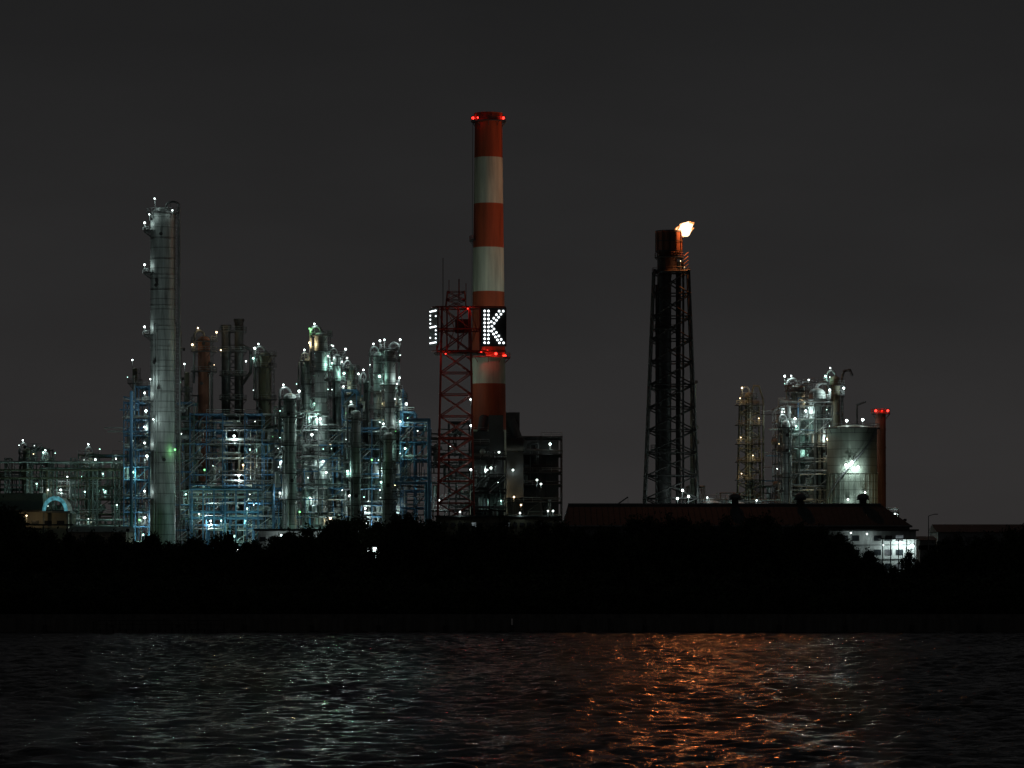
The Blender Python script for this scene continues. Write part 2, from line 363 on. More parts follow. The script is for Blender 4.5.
# arched duct building with cyan light
o=O('arched_shelter'); D=982; cx=X(55,D); zb=Z(511,D); n=12
prev=None
for i in range(n+1):
    t=math.pi*i/n; p=(cx+3.8*math.cos(t),zb+4.4*math.sin(t)) 
    if prev:
        o.add([(prev[0],D,prev[1]),(p[0],D,p[1]),(p[0],D+10,p[1]),(prev[0],D+10,prev[1])],[(0,1,2,3)],'white_wall')
        q0=(cx+(prev[0]-cx)*.72,zb+(prev[1]-zb)*.72); q1=(cx+(p[0]-cx)*.72,zb+(p[1]-zb)*.72)
        o.add([(prev[0],D,prev[1]),(p[0],D,p[1]),(q1[0],D,q1[1]),(q0[0],D,q0[1])],[(0,1,2,3)],'cyan_lit')
    prev=p
o.box((cx,D+5,zb-.25),(9,10.4,.5),'grey_steel'); 
for q in(-3.5,3.5):
    for w in(1,9): o.beam((cx+q,D+w,GZ),(cx+q,D+w,zb-.5),.5,'grey_steel')
o.done()
# lit sheds behind the trees
o=O('pump_shed'); D=900; a,b=X(258,D),X(326,D); zt=Z(531,D)
o.box(((a+b)/2,D+6,(GZ+zt)/2),(b-a,12,zt-GZ),'white_wall'); o.box(((a+b)/2,D+5,zt+.3),(b-a+2,15,.5),'roof_sheet')
for i in range(7): o.box((a+(b-a)*(i+.5)/7,D-.03,zt-2.2),(1.5,.16,1.2),'dark_glass')
for px in(282,312): o.lamp((X(px,D),D-2.4,zt-1.2),'lamp_cool',200,r=.25,off=(0,.2,-.8))
o.done()
# ============================================================ CHIMNEY
o=O('striped_chimney'); D=1010; cx=X(488.5,D)
def cr(py): return (13.6+ (py-114)*.0125)*D/F
bands=[(600,474,'white_paint'),(474,430,'white_paint'),(430,384,'red_paint'),(384,356,'white_paint'),(356,292,'red_paint'),(292,248,'white_paint'),(248,204,'red_paint'),(204,158,'white_paint'),(158,114,'red_paint')]
for a,b,m in bands: o.cyl((cx,D,max(GZ,Z(a,D))),(cx,D,Z(b,D)),cr(a),m,r1=cr(b),n=48,caps=False)
o.cyl((cx,D,Z(117,D)),(cx,D,Z(113.5,D)),cr(114)+.25,'red_paint',n=48,caps=False); o.cyl((cx,D,Z(118,D)),(cx,D,Z(115,D)),cr(114)-.5,'dark_steel',n=48)
platform(o,cx,D,Z(122,D),cr(114),1.2,n=28,rail='dark_steel',mat='dark_steel')
platform(o,cx,D,Z(241,D),cr(240),1.2,a0=150,a1=215,n=6,rail='red_lattice')
platform(o,cx,D,Z(358,D),cr(358),1.6,n=28,rail='red_lattice',mat='red_lattice')
lx=cx-cr(300)-.3
for q in(0,.6): o.beam((lx-.3,D-2+q,GZ),(cx-cr(114)-.6,D-2+q,Z(116,D)),.14,'dark_steel')
for a,b in((473,119.5),(503.5,119.5),(478,121),(481,355),(505,357),(496,356)):
    z=Z(b,D); yy=D-cr(b)-1.4 if 475<a<500 else D-1.2
    o.lamp((X(a,D),yy,z+.3),'lamp_red',60 if b<300 else 260,r=.42 if a!=478 else .25,post=False,off=(0,-.9,0))
o.lamp((X(488,D),D-cr(360)-1.9,Z(352,D)),'lamp_red',200,r=.2,post=False)
o.flood((X(622,960),960,24),(cx+1,D,121),'lamp_cool',72000,38)
o.done()
# ============================================================ SIGN TOWER
o=O('lattice_tower'); D=975; cx=X(456,D)
lattice(o,cx,D,GZ,Z(308,D),11.5,8.2,13,.42,'red_lattice',.24)
lattice(o,cx,D,Z(308,D),Z(292,D),6,5,2,.25,'red_lattice')
o.beam((X(443,D),D,Z(310,D)),(X(443,D),D,Z(258,D)),.22,'grey_steel'); o.beam((X(459,D),D,Z(300,D)),(X(459,D),D,Z(279,D)),.35,'red_lattice')
o.beam((X(449,D),D,Z(300,D)),(X(449,D),D,Z(280,D)),.2,'red_lattice'); o.beam((X(466,D),D,Z(310,D)),(X(466,D),D,Z(283,D)),.2,'red_lattice')
for py in(308,330,352):
    z=Z(py,D); xa,xb=X(437,D),X(480,D)
    for y in(D-5,D+5): o.beam((xa,y,z),(xb,y,z),.32,'red_lattice')
    for x in(xa,X(458,D),xb): o.beam((x,D-5,z),(x,D+5,z),.32,'red_lattice')
    o.beam((xb,D-5,z),(X(506,D),D-4,z),.3,'red_lattice'); o.beam((xa,D-5,z),(X(432,D),D-3,z),.3,'red_lattice')
    for i in range(6): o.beam((xa+i*2.1,D-5,z),(xa+2.1+i*2.1,D+5,z),.14,'red_lattice')
for px in(437,447,458,469,480):
    for y in(D-5,D+5): o.beam((X(px,D),y,Z(352,D)),(X(px,D),y,Z(308,D)),.26,'red_lattice')
    o.beam((X(px,D),D-5,Z(352,D)),(X(px+8,D),D-5,Z(330,D)),.16,'red_lattice'); o.beam((X(px+8,D),D-5,Z(330,D)),(X(px,D),D-5,Z(308,D)),.16,'red_lattice')
o.box((X(460,D),D,Z(354,D)),(15,10,.3),'grating'); o.box((X(462,D),D+1,Z(326,D)),(4,3,4),'dark_steel')
for a,b in((468,310),(446,355)): o.lamp((X(a,D),D-5.6,Z(b,D)),'lamp_red',150,r=.18,post=False)
for py in(400,426,470): o.lamp((X(471,D),D-3,Z(py,D)),'lamp_cool',200,r=.3)
o.flood((X(520,930),930,20),(cx,D,Z(380,D)),'lamp_warm',2800,60)
o.done()
def sign(cxp,D,w,h,rz,dots,zc,r=.3):
    o=O('illuminated_letter_sign'); cx=X(cxp,D); M3=Matrix.Rotation(rz,3,'Z')
    o.box((cx,D,zc),(w,.35,h),'black_panel',rz)
    for q in(-1,1):
        e=M3@Vector((q*w/2,0,0)); o.beam((cx+e.x,D+e.y,zc-h/2),(cx+e.x,D+e.y,zc+h/2),.15,'red_lattice')
    for u,v in dots:
        p=M3@Vector((u,-.3,0)); o.sph((cx+p.x,D+p.y,zc+v),r,'led_white',n=8,k=4)
    return o.done()
def seg(a,b,st):
    n=max(1,round(math.dist(a,b)/st)); return [(a[0]+(b[0]-a[0])*i/n,a[1]+(b[1]-a[1])*i/n) for i in range(n+1)]
K=seg((-2.6,-4.6),(-2.6,4.6),1.15)+seg((-1.5,-4.6),(-1.5,4.6),1.15)+seg((2.8,4.6),(-.5,.2),1.1)+seg((1.6,4.6),(-.7,1.5),1.15)+seg((.1,-.6),(2.9,-4.6),1.1)+seg((-.6,-1.2),(1.7,-4.6),1.15)
sign(493.5,968,7.4,11.2,math.radians(6),K,Z(327,968),.33)
SG=[]
for a,b in(((-2.5,-4.6),(2.5,-4.6)),((-2.5,4.6),(2.5,4.6)),((-2.5,0),(2.5,0)),((-2.5,0),(-2.5,4.6)),((2.5,-4.6),(2.5,0)),((2.5,3),(2.5,4.6)),((-2.5,-4.6),(-2.5,-3))): SG+=seg(a,b,1.2)
sign(434,970,7.2,11.0,math.radians(-70),SG,Z(327,970),.24)
# ============================================================ BOILER HOUSE
block('boiler_structure',X(497,1030),X(562,1030),1030,1055,Z(437,1030),bay=6.5,dens=.9,lp=.08,P=200,steel=('dark_steel',),pipes=('dark_steel','grey_steel'),plates=.8,rag=(0,))
o=O('boiler_house'); D=1036
o.box((X(506,D),D+8,(GZ+Z(412,D))/2),(8.5,12,Z(412,D)-GZ),'dark_steel')
o.box((X(530,D),D+12,(GZ+Z(440,D))/2),(18,10,Z(440,D)-GZ),'dark_steel')
o.cyl((X(510,1028),1028,Z(420,1028)),(X(518,1028),1028,Z(440,1028)),1.6,'dark_steel',n=12)
o.box((X(512,1022),1022,Z(475,1022)),(7,6,14),'dark_steel'); o.drum((X(512,1020),1020,Z(445,1020)),2.2,7,'dark_steel')
D=1001
o.box((X(488,D),D-2,(GZ+Z(432,D))/2),(9.6,6,Z(432,D)-GZ),'dark_steel'); o.box((X(496,D),D-3.5,(GZ+Z(416,D))/2),(4.4,5,Z(416,D)-GZ),'dark_steel')
o.cyl((X(482,D),D-2,Z(433,D)),(X(484,D),D+3,Z(418,D)),1.5,'dark_steel',n=14); o.rail((X(472,D),D-5,Z(432,D)),(X(504,D),D-5,Z(432,D)))
D=1017
for a,b,k in((513,470,'lamp_cool'),(503,484,'lamp_warm'),(514,497,'lamp_warm'),(537,480,'lamp_cool'),(541,484,'lamp_cool'),(553,511,'lamp_cool'),(521,505,'lamp_warm')):
    o.lamp((X(a,D),D,Z(b,D)),k,260,r=.27)
for a,b in((487,470),(491,468),(499,452)): o.lamp((X(a,990),990,Z(b,990)),'lamp_cool',260,r=.3)
o.done()
block('process_structure',X(428),X(486),1014,1030,Z(420),bay=6,fl=4.6,dens=1.1,lp=.12,P=300,steel=('dark_steel','grey_steel'),pipes=('grey_steel','dark_steel'))
block('process_structure',X(472),X(506),982,995,Z(446),bay=5,fl=4.6,dens=1.1,lp=.16,P=200,steel=('dark_steel','dark_steel'),pipes=('grey_steel','dark_steel'),rag=(0,1,2))
o=O('office_block'); D=860; a,b=X(436,D),X(560,D); zt=Z(517,D)
o.box(((a+b)/2,D+8,(GZ+zt)/2),(b-a,16,zt-GZ),'olive_steel'); o.box(((a+b)/2,D+8,zt+.2),(b-a+.8,16.8,.4),'roof_sheet')
for i in range(18): o.box((a+(b-a)*(i+.5)/18,D-.03,zt-2),(1.1,.16,1.1),'dark_glass' if i%5 else 'window_cool')
for px,py in((460,512),(520,513),(548,511)): o.lamp((X(px,D),D,Z(py,D)),'lamp_cool',120,r=.2)
o.done()
# ============================================================ FLARE TOWER
o=O('flare_tower'); D=990; cx=X(671,D)
lattice(o,cx,D,GZ,Z(272,D),17.6,10.2,14,.5,'dark_steel',.28)
o.cyl((cx-2,D,GZ),(cx-2,D,Z(252,D)),2.1,'dark_steel',n=20)
o.cyl((cx+2.2,D,GZ),(cx+2.2,D,Z(262,D)),.8,'dark_steel',n=12); o.cyl((cx+3.6,D-1,GZ),(cx+3.6,D-1,Z(262,D)),.35,'dark_steel',n=8); o.cyl((cx-4.4,D-1,GZ),(cx-4.4,D-1,Z(285,D)),.35,'dark_steel',n=8)
o.cyl((cx-.6,D,Z(256,D)),(cx-.6,D,Z(252,D)),2.6,'dark_steel',r1=3.9,n=24,caps=False)
o.cyl((cx-.6,D,Z(252,D)),(cx-.6,D,Z(232,D)),3.9,'rust_steel',n=24,caps=False); o.cyl((cx-.6,D,Z(236,D)),(cx-.6,D,Z(235,D)),3.8,'dark_steel',n=24)
for i in range(12):
    a=2*math.pi*i/12; o.beam((cx-.6+4*math.cos(a),D+4*math.sin(a),Z(252,D)),(cx-.6+4*math.cos(a),D+4*math.sin(a),Z(231,D)),.18,'dark_steel')
for py in(232,242,252): o.cyl((cx-.6,D,Z(py,D)),(cx-.6,D,Z(py,D)+.3),4.1,'dark_steel',n=24,caps=False)
o.cyl((cx-.6,D,Z(272,D)),(cx-.6,D,Z(256,D)),2.4,'rust_steel',n=20)
platform(o,cx,D,Z(273,D),2.3,3.4,n=20,rail='dark_steel'); platform(o,cx-.6,D,Z(258,D),2.4,1.9,n=20,rail='rust_steel')
for i in range(5): o.beam((cx+3.6,D-3,Z(273-i*4,D)),(cx+5,D-3+.4*i,Z(269-i*4,D)),.2,'rust_steel')
for q in(1,-1): o.beam((cx+q*3.4,D-1,Z(273,D)),(cx+q*2.6,D-1,Z(252,D)),.3,'rust_steel')
for py in(330,390,450): platform(o,cx-2,D,Z(py,D),1.9,2.2,n=16,rail='dark_steel')
for a,b in((681,491),(687,497),(676,499)): o.lamp((X(a,D),D-9,Z(b,D)),'lamp_cool',400,r=.35)
for a,b in((680,262),(684,268)): o.lamp((X(a,D),D-3.4,Z(b,D)),'lamp_warm',40,r=.1)
ob=o.done()
# flame (tongues leaning down-wind)
o=O('flare_flame'); base=Vector((X(678,D),D,Z(234.5,D)))
def blob(c,ax,L,w,mat,seed):
    q=random.Random(seed); ax=Vector(ax).normalized(); u=ax.orthogonal().normalized(); v=ax.cross(u); n=20;k=14; vs=[];fs=[]
    ph=[q.uniform(0,6.28) for _ in range(4)]
    for j in range(k+1):
        t=j/k; rad=w*(math.sin(math.pi*min(1,t**.7))**.8+.02)
        for i in range(n):
            a=2*math.pi*i/n; m=1+.25*math.sin(3*a+ph[0]+4*t)+.16*math.sin(5*a+ph[1]-7*t)
            vs.append(tuple(Vector(c)+ax*(L*t)+(u*math.cos(a)+v*math.sin(a))*rad*m))
    for j in range(k):
        for i in range(n): fs.append((j*n+i,j*n+(i+1)%n,(j+1)*n+(i+1)%n,(j+1)*n+i))
    o.add(vs,fs,mat,True)
S=1.12
blob(base+Vector((-.3,0,.2)),(1,0,.6),4.9*S,1.5*S,'flame_core',1)
blob(base+Vector((.8,.2,1.0)),(.8,0,.9),3.4*S,1.0*S,'flame_core',2)
blob(base+Vector((1.0,-.2,.7)),(1,0,.2),2.8*S,.8*S,'flame_core',5)
for sd,dx,dz,L,yy in((6,1,.95,5.0,.6),(7,1,.38,4.8,.5),(8,.7,1,3.7,.6),(11,1,.7,5.6,.9)): blob(base+Vector((-.2,yy,.1)),(dx,0,dz),L*S,1.15*S,'flame_edge',sd)
fo=o.done()
ld=bpy.data.lights.new('flame_light','POINT'); ld.energy=26000; ld.color=(1,.27,.07); ld.shadow_soft_size=1.2
lo=bpy.data.objects.new('flame_light',ld); sc.collection.objects.link(lo); lo.location=base+Vector((5.6,-.6,4.2)); lo.parent=fo
# ============================================================ RIGHT PLANT
column('flue_stack',693,381,6,1000,'tank_paint',[],ladder=0,neck=False,top_lamp=False)
block('process_structure',X(690),X(776),1005,1022,Z(486),bay=5,fl=4,dens=1.,lp=.45,P=420,steel=('grey_steel',))
o=O('lattice_column_tower'); D=1005; cx=X(749,D)
column('',749,392,8,D,'olive_steel',[398,412],P=60,lk='lamp_warm',o=o,lamps=1,top_lamp=False)
lattice(o,cx,D,GZ,Z(402,D),8.2,5.6,16,.2,'olive_steel',.16)
for py in(405,425,444,462,480): 
    o.box((cx,D,Z(py,D)),(8,8,.2),'grating'); o.rail((cx-4,D-4,Z(py,D)),(cx+4,D-4,Z(py,D)),'olive_steel')
    o.lamp((cx+R.uniform(-3,3),D-4.6,Z(py-6,D)),'lamp_warm',260,r=.15)
o.pipe([(cx+1,D,Z(392,D)),(cx+1.5,D,Z(386,D)),(cx+3,D,Z(386,D)),(cx+4.3,D,Z(400,D)),(cx+4.3,D,GZ)],.3,'olive_steel')
o.done()
block('process_structure',X(777),X(828),986,1016,Z(392),bay=4.4,fl=4.2,dens=1.25,lp=.36,P=900,steel=('grey_steel','silver_pipe'),plates=.35)
column('distillation_column',798,384,14,1000,'silver_cladding',[386,392,410,432,460],P=500,lamps=1,wide=2)
column('distillation_column',817,388,17,992,'silver_cladding',[384,400,420,446,474],P=800,lamps=1,wide=1.8,ladder=-1,lk='lamp_cool')
column('distillation_column',835,376,10,1008,'olive_steel',[386,396],P=200,lamps=1)
column('distillation_column',786,420,8,984,'silver_cladding',[428,452,478],P=800,lamps=1)
o=O('storage_silo'); D=985; cx=X(852,D); r=25*D/F; zt=Z(428,D)
o.cyl((cx,D,GZ),(cx,D,zt),r,'tank_paint',n=48,caps=False); o.cyl((cx,D,zt),(cx,D,zt+.9),r+.1,'tank_paint',r1=r*.3,n=48)
platform(o,cx,D,zt-.3,r,.9,n=36)
o.cyl((cx,D,Z(474,D)),(cx,D,Z(474,D)+.4),r+.25,'tank_paint',n=48)
for i in range(16): 
    a=math.pi*(1+i/16); o.beam((cx+(r+.1)*math.cos(a),D+(r+.1)*math.sin(a),GZ),(cx+(r+.1)*math.cos(a),D+(r+.1)*math.sin(a),Z(474,D)),.16,'tank_paint')
pts=[]
for i in range(30):
    t=i/29; a=math.radians(200+130*t); pts.append(Vector((cx+(r+.8)*math.cos(a),D+(r+.8)*math.sin(a),Z(500,D)+t*(zt-Z(500,D)))))
for a,b in zip(pts[:-1],pts[1:]): o.beam(a,b,.35,'grey_steel'); o.beam(a+Vector((0,0,1.1)),b+Vector((0,0,1.1)),.09,'grey_steel')
for a,b,P in((843,466,1500),(849,463,1500),(855,468,1200),(862,493,400),(845,500,400),(846,421,150),(862,420,150)): 
    o.lamp((X(a,D),D-r-1.2 if b>430 else D-2,Z(b,D)),'lamp_cool',P,r=.4 if b<470 else .25,post=b<430)
o.flood((X(800,940),940,Z(520,940)),(cx,D,Z(460,D)),'lamp_green',800,50)
o.done()
o=O('gooseneck_vent'); D=1010
o.pipe([(X(842,D),D,Z(430,D)),(X(842,D),D,Z(378,D)),(X(844,D),D,Z(371,D)),(X(850,D),D,Z(370,D)),(X(852,D),D,Z(375,D))],.4,'dark_steel'); 
o.pipe([(X(857,D),D,Z(430,D)),(X(857,D),D,Z(405,D)),(X(865,D),D,Z(402,D))],.3,'dark_steel'); o.done()
o=O('red_flue_stack'); D=1000; cx=X(880.5,D)
o.cyl((cx,D,GZ),(cx,D,Z(410,D)),1.75,'rust_steel',r1=1.55,n=24); platform(o,cx,D,Z(414,D),1.6,1.3,n=16,rail='red_lattice')
for q in range(4): o.cyl((cx,D,Z(430+q*18,D)),(cx,D,Z(430+q*18,D)+.3),1.75,'rust_steel',n=24)
for a in(875,887,881): o.lamp((X(a,D),D-2.2,Z(411,D)),'lamp_red',120,r=.36 if a!=881 else .15,post=False)
o.flood((X(905,955),955,Z(520,955)),(cx,D,Z(460,D)),'lamp_warm',3000,50); o.done()
block('process_structure',X(826),X(900),1004,1020,Z(488),bay=5,fl=4,dens=.9,lp=.35,P=400,steel=('grey_steel',))
for px,pt,w in((765,503,40),(712,500,22),(738,501,18)):
    o=O('storage_tank'); D=960; cx=X(px,D); r=w*D/F/2; zt=Z(pt+3,D)
    o.cyl((cx,D,GZ),(cx,D,zt),r,'white_wall',n=32,caps=False); o.cyl((cx,D,zt),(cx,D,zt+.9),r,'white_wall',r1=.3,n=32); platform(o,cx,D,zt-.2,r,.5,n=24)
    o.lamp((cx-r*.5,D-r-.6,zt+1.5),'lamp_cool',300,r=.2); o.done()
# ============================================================ WAREHOUSE
o=O('warehouse'); D=800.; dep=34.; xa,xb=X(563,D),X(912,D); ze=Z(526,D); zr=Z(507,D)+.8; yr=D+dep/2
o.box(((xa+xb)/2,D+dep/2,(GZ+ze)/2),(xb-xa-1,dep-1,ze-GZ),'grey_steel')
xl,xr=xa+1.5,xb-5.5
o.add([(xa,D-.6,ze),(xb,D-.6,ze),(xr,yr,zr),(xl,yr,zr),(xa,D+dep+.6,ze),(xb,D+dep+.6,ze)],[(0,1,2,3),(4,3,2,5),(1,5,2),(0,3,4)],'roof_sheet')
n=60
for i in range(n+1):
    t=i/n; x=xa+(xb-xa)*t; f=1.0
    if x<xl: f=(x-xa)/(xl-xa)
    if x>xr: f=(xb-x)/(xb-xr)
    o.beam((x,D-.6,ze+.06),(x,D-.6+(yr-D+.6)*f,ze+(zr-ze)*f+.06),.09,'roof_sheet')
o.beam((xl,yr,zr+.1),(xr,yr,zr+.1),.4,'grey_steel')
o.beam((xa,D-.7,ze-.1),(xb,D-.7,ze-.1),.35,'grey_steel')
for px in(735,800,863):
    x=X(px,yr); o.cyl((x,yr,zr-.3),(x,yr,zr+1.3),.9,'dark_steel',n=14); o.sph((x,yr,zr+1.9),1.5,'grey_steel',n=16,k=6,sz=.6); o.cyl((x,yr,zr+1.2),(x,yr,zr+1.5),1.6,'dark_steel',n=16)
for i in range(24):
    x=xa+3+(xb-xa-6)*i/23; o.box((x,D+.42,ze-3),(1.8,.3,1.6),'dark_glass')
o.done()
o=O('loading_office'); D=785.; a,b=X(828,D),X(916,D); zt=Z(531,D)
o.box(((a+b)/2,D+6,(GZ+zt)/2),(b-a,12,zt-GZ),'white_wall'); o.box(((a+b)/2,D+5.5,zt+.2),(b-a+1,14,.4),'roof_sheet')
for j in range(3):
    for i in range(8): 
        if i in(3,7) : continue
        o.box((a+(b-a)*(i+.5)/8,D-.04,zt-1.7-j*3.3),(1.7,.2,1.3),'window_cool' if R.random()<.3 else 'dark_glass')
    o.box(((a+b)/2,D-.05,zt-3.3-j*3.3),(b-a-.2,.25,.18),'grey_steel')
for px in range(880,916,8): o.beam((X(px,D),D-5.4,GZ),(X(px,D),D-5.4,Z(539.5,D)),.22,'grey_steel')
for px,py,P in((850,533,24),(866,534,60),(882,545,120),(899,543,800),(911,546,620)): o.lamp((X(px,D),D-2.2,Z(py,D)),'lamp_cool',P,r=.18 if P<500 else .45,off=(0,.3,-.7),post=False); o.beam((X(px,D),D-2.2,Z(py,D)+.4),(X(px,D),D,Z(py,D)+.6),.1,'grey_steel')
o.box((X(897,D),D-3,Z(539,D)),(9,6,.25),'roof_sheet')
o.done()
def gable(name,px0,px1,pe,pr,D,wall='grey_steel',dep=18):
    o=O(name); a,b=X(px0,D),X(px1,D); ze,zr=Z(pe,D),Z(pr,D)
    o.box(((a+b)/2,D+dep/2,(GZ+ze)/2),(b-a,dep,ze-GZ),wall)
    y0,y1=D-.6,D+dep+.6; ym=(y0+y1)/2
    o.add([(a-.5,y0,ze),(b+.5,y0,ze),(b+.5,ym,zr),(a-.5,ym,zr),(a-.5,y1,ze),(b+.5,y1,ze)],[(0,1,2,3),(4,3,2,5),(1,5,2),(0,3,4)],'roof_sheet')
    for i in range(6): o.box((a+(b-a)*(i+.5)/6,D-.04,ze-2),(1.6,.2,1.2),'dark_glass')
    return o.done()
gable('storage_shed',938,1060,532,524,900); gable('storage_shed',1062,1140,536,528,920)
gable('storage_shed',920,936,540,536,880)
gable('storage_shed',68,126,532,526,940,'beige_wall')
o=O('street_lamp'); D=840; x=X(928.5,D); o.cyl((x,D,GZ),(x,D,Z(516,D)),.16,'grey_steel',r1=.1); o.beam((x,D,Z(516,D)),(x+1.6,D,Z(514,D)),.12,'grey_steel'); o.box((x+1.9,D,Z(514,D)-.05),(.9,.4,.2),'dark_steel'); o.done()
o=O('jib_crane'); D=880; x=X(612,D); o.beam((x,D,GZ),(x,D,Z(507,D)),.35,'grey_steel'); o.beam((x,D,Z(508,D)),(X(628,D),D,Z(497,D)),.25,'grey_steel'); o.beam((X(628,D),D,Z(497,D)),(X(628,D),D,Z(510,D)),.06,'dark_steel'); o.done()
# ============================================================ GROUND + SEAWALL
o=O('ground'); o.add([(-4000,503,GZ),(4000,503,GZ),(4000,9000,GZ),(-4000,9000,GZ)],[(0,1,2,3)],'ground_soil'); o.done()
o=O('seawall')
for i in range(-60,60):
    x=i*10; o.box((x+5,501.4,.55),(9.94,3.2,3.1),'concrete'); o.box((x+5,500.6,2.35),(9.94,.6,.7),'concrete')
    o.cyl((x,499.6,-.8),(x,499.6,1.1),.3,'dark_steel',n=8)
o.done()
o=O('landing_pontoon')
for px in range(95,226,13):
    o.box((X(px,494),494,.25),(1.75,3.,.7),'concrete'); o.cyl((X(px,494),492.3,-.5),(X(px,494),492.3,1.7),.13,'dark_steel')
o.box((X(160,494),494,.66),(19.8,2.6,.12),'grating'); o.rail((X(97,494),495.2,.7),(X(224,494),495.2,.7),'dark_steel')
o.done()
# ============================================================ WATER
def wmat():
    m=bpy.data.materials.new('water'); m.use_nodes=True; nt=m.node_tree; b=nt.nodes['Principled BSDF']
    b.inputs['Base Color'].default_value=(.006,.0075,.008,1); b.inputs['Roughness'].default_value=.12; b.inputs['IOR'].default_value=1.33
    b.inputs['Specular IOR Level'].default_value=.36
    tc=nn(nt,'ShaderNodeTexCoord'); mp=nn(nt,'ShaderNodeMapping'); mp.inputs['Scale'].default_value=(1.2,1.5,1)
    nt.links.new(tc.outputs['Object'],mp.inputs[0])
    no=nn(nt,'ShaderNodeTexNoise'); no.inputs['Scale'].default_value=1.5; no.inputs['Detail'].default_value=3; no.inputs['Roughness'].default_value=.5
    nt.links.new(mp.outputs[0],no.inputs['Vector'])
    bp=nn(nt,'ShaderNodeBump'); bp.inputs['Strength'].default_value=1; bp.inputs['Distance'].default_value=.3
    nt.links.new(no.outputs[0],bp.inputs['Height']); nt.links.new(bp.outputs[0],b.inputs['Normal']); return m
M['water']=wmat()
xs=np.arange(-100,100.01,.4); ys=np.arange(145,503.01,.4)
XX,YY=np.meshgrid(xs,ys); ZZ=np.zeros_like(XX)
for i in range(50):
    lam=1.2*(5.5/1.2)**NP.rand(); th=math.radians(255+NP.randn()*48); k=2*math.pi/lam
    amp=.05*lam/math.sqrt(50)
    ZZ+=amp*np.sin(k*(XX*math.cos(th)+YY*math.sin(th))+NP.rand()*6.28)
gust=.85+.3*np.sin(XX*.045+YY*.021+1)*np.sin(YY*.034-XX*.017)
fade=np.clip((100-np.abs(XX))/8,0,1)*np.clip((YY-145)/8,0,1)
ZZ*=gust*fade
ny,nx=XX.shape
co=np.stack([XX,YY,ZZ],-1).reshape(-1,3)
idx=np.arange(nx*ny).reshape(ny,nx)
q=np.stack([idx[:-1,:-1],idx[:-1,1:],idx[1:,1:],idx[1:,:-1]],-1).reshape(-1,4)
ext=np.array([(-4000,-200,0),(4000,-200,0),(4000,145,0),(-4000,145,0),(-4000,503,0),(xs[0],145,0),(xs[0],503,0),(xs[-1],145,0),(xs[-1],503,0),(4000,503,0)],float)
n0=len(co); co=np.vstack([co,ext]); q=np.vstack([q,[[n0,n0+1,n0+2,n0+3],[n0+3,n0+5,n0+6,n0+4],[n0+7,n0+2,n0+9,n0+8]]])
me=bpy.data.meshes.new('water'); me.vertices.add(len(co)); me.vertices.foreach_set('co',co.ravel())
me.loops.add(q.size); me.loops.foreach_set('vertex_index',q.ravel().astype(np.int32)); me.polygons.add(len(q))
me.polygons.foreach_set('loop_start',np.arange(0,q.size,4,dtype=np.int32)); me.polygons.foreach_set('loop_total',np.full(len(q),4,dtype=np.int32))
me.update(calc_edges=True); me.polygons.foreach_set('use_smooth',[True]*len(q)); me.materials.append(M['water']); me.validate()
ob=bpy.data.objects.new('water',me); sc.collection.objects.link(ob)
# ============================================================ TREES
def tree_mesh(seed,kind='tree'):
    rs=np.random.RandomState(seed); o=O('tree')
    V=[];Fc=[]
    if kind=='tree':
        lean=rs.randn()*.5
        o.cyl((0,0,-.3),(lean*.5,0,4),.32,'bark',r1=.22,n=7); o.cyl((lean*.5,0,4),(lean,0,9.5),.22,'bark',r1=.08,n=6)
        cl=[]
        for i in range(60):
            t=rs.rand(); z=3+10.6*t; rad=(4.6*math.sin(math.pi*min(1,(.18+.82*t))**.8))*math.sqrt(rs.rand())*(.75+.5*rs.rand()); a=rs.rand()*6.28
            cl.append((lean+rad*math.cos(a),rad*math.sin(a),z))
        for c in cl[:14]: o.cyl((lean*.6,0,c[2]*.55),c,.1,'bark',r1=.03,n=4)
        cnt=60; lo_,sz=1.05,(.22,.42)
    else:
        cl=[(rs.randn()*1.8,rs.randn()*1.2,.5+3.6*rs.rand()**1.2) for i in range(26)]
        for c in cl[:6]: o.cyl((0,0,-.2),c,.08,'bark',r1=.02,n=4)
        cnt=60; lo_,sz=.75,(.2,.36)
    for c in cl:
        d=rs.randn(cnt,3)*lo_*.55*(.7+.6*rs.rand()); P=np.array(c)+d
        for p in P:
            u=rs.randn(3);u/=np.linalg.norm(u); w=np.cross(u,rs.randn(3)); w/=np.linalg.norm(w)+1e-6; s=sz[0]+(sz[1]-sz[0])*rs.rand()
            b=len(V); V+= [tuple(p-u*s),tuple(p+w*s*.45),tuple(p+u*s),tuple(p-w*s*.45)]; Fc.append((b,b+1,b+2,b+3))
    o.add(V,Fc,'foliage')
    me=bpy.data.meshes.new('tree_mesh'); me.from_pydata([tuple(v) for v in o.v],[],o.f)
    for m in o.mats: me.materials.append(M[m])
    me.polygons.foreach_set('material_index',o.m); me.update(); return me
tv=[tree_mesh(20+i) for i in range(9)]; sv=[tree_mesh(60+i,'s') for i in range(5)]
row=bpy.data.objects.new('shoreline_trees',None); sc.collection.objects.link(row)
prof=[(-200,525),(-60,518),(0,509),(12,509),(26,525),(60,534),(130,536),(200,540),(260,540),(300,536),(330,523),(360,519),(400,514),(430,520),(470,527),(520,529),(560,526),(600,530),(640,525),(680,517),(730,521),(780,520),(820,528),(845,545),(880,557),(915,556),(940,541),(1000,536),(1024,533),(1200,525)]
px_=[p[0] for p in prof]; py_=[p[1] for p in prof]
def inst(me,x,y,s,sx=1.):
    t=bpy.data.objects.new('tree_part',me); sc.collection.objects.link(t); t.parent=row; t.location=(x,y,GZ); t.scale=(s*sx,s*sx,s); t.rotation_euler=(0,0,R.uniform(0,6.28))
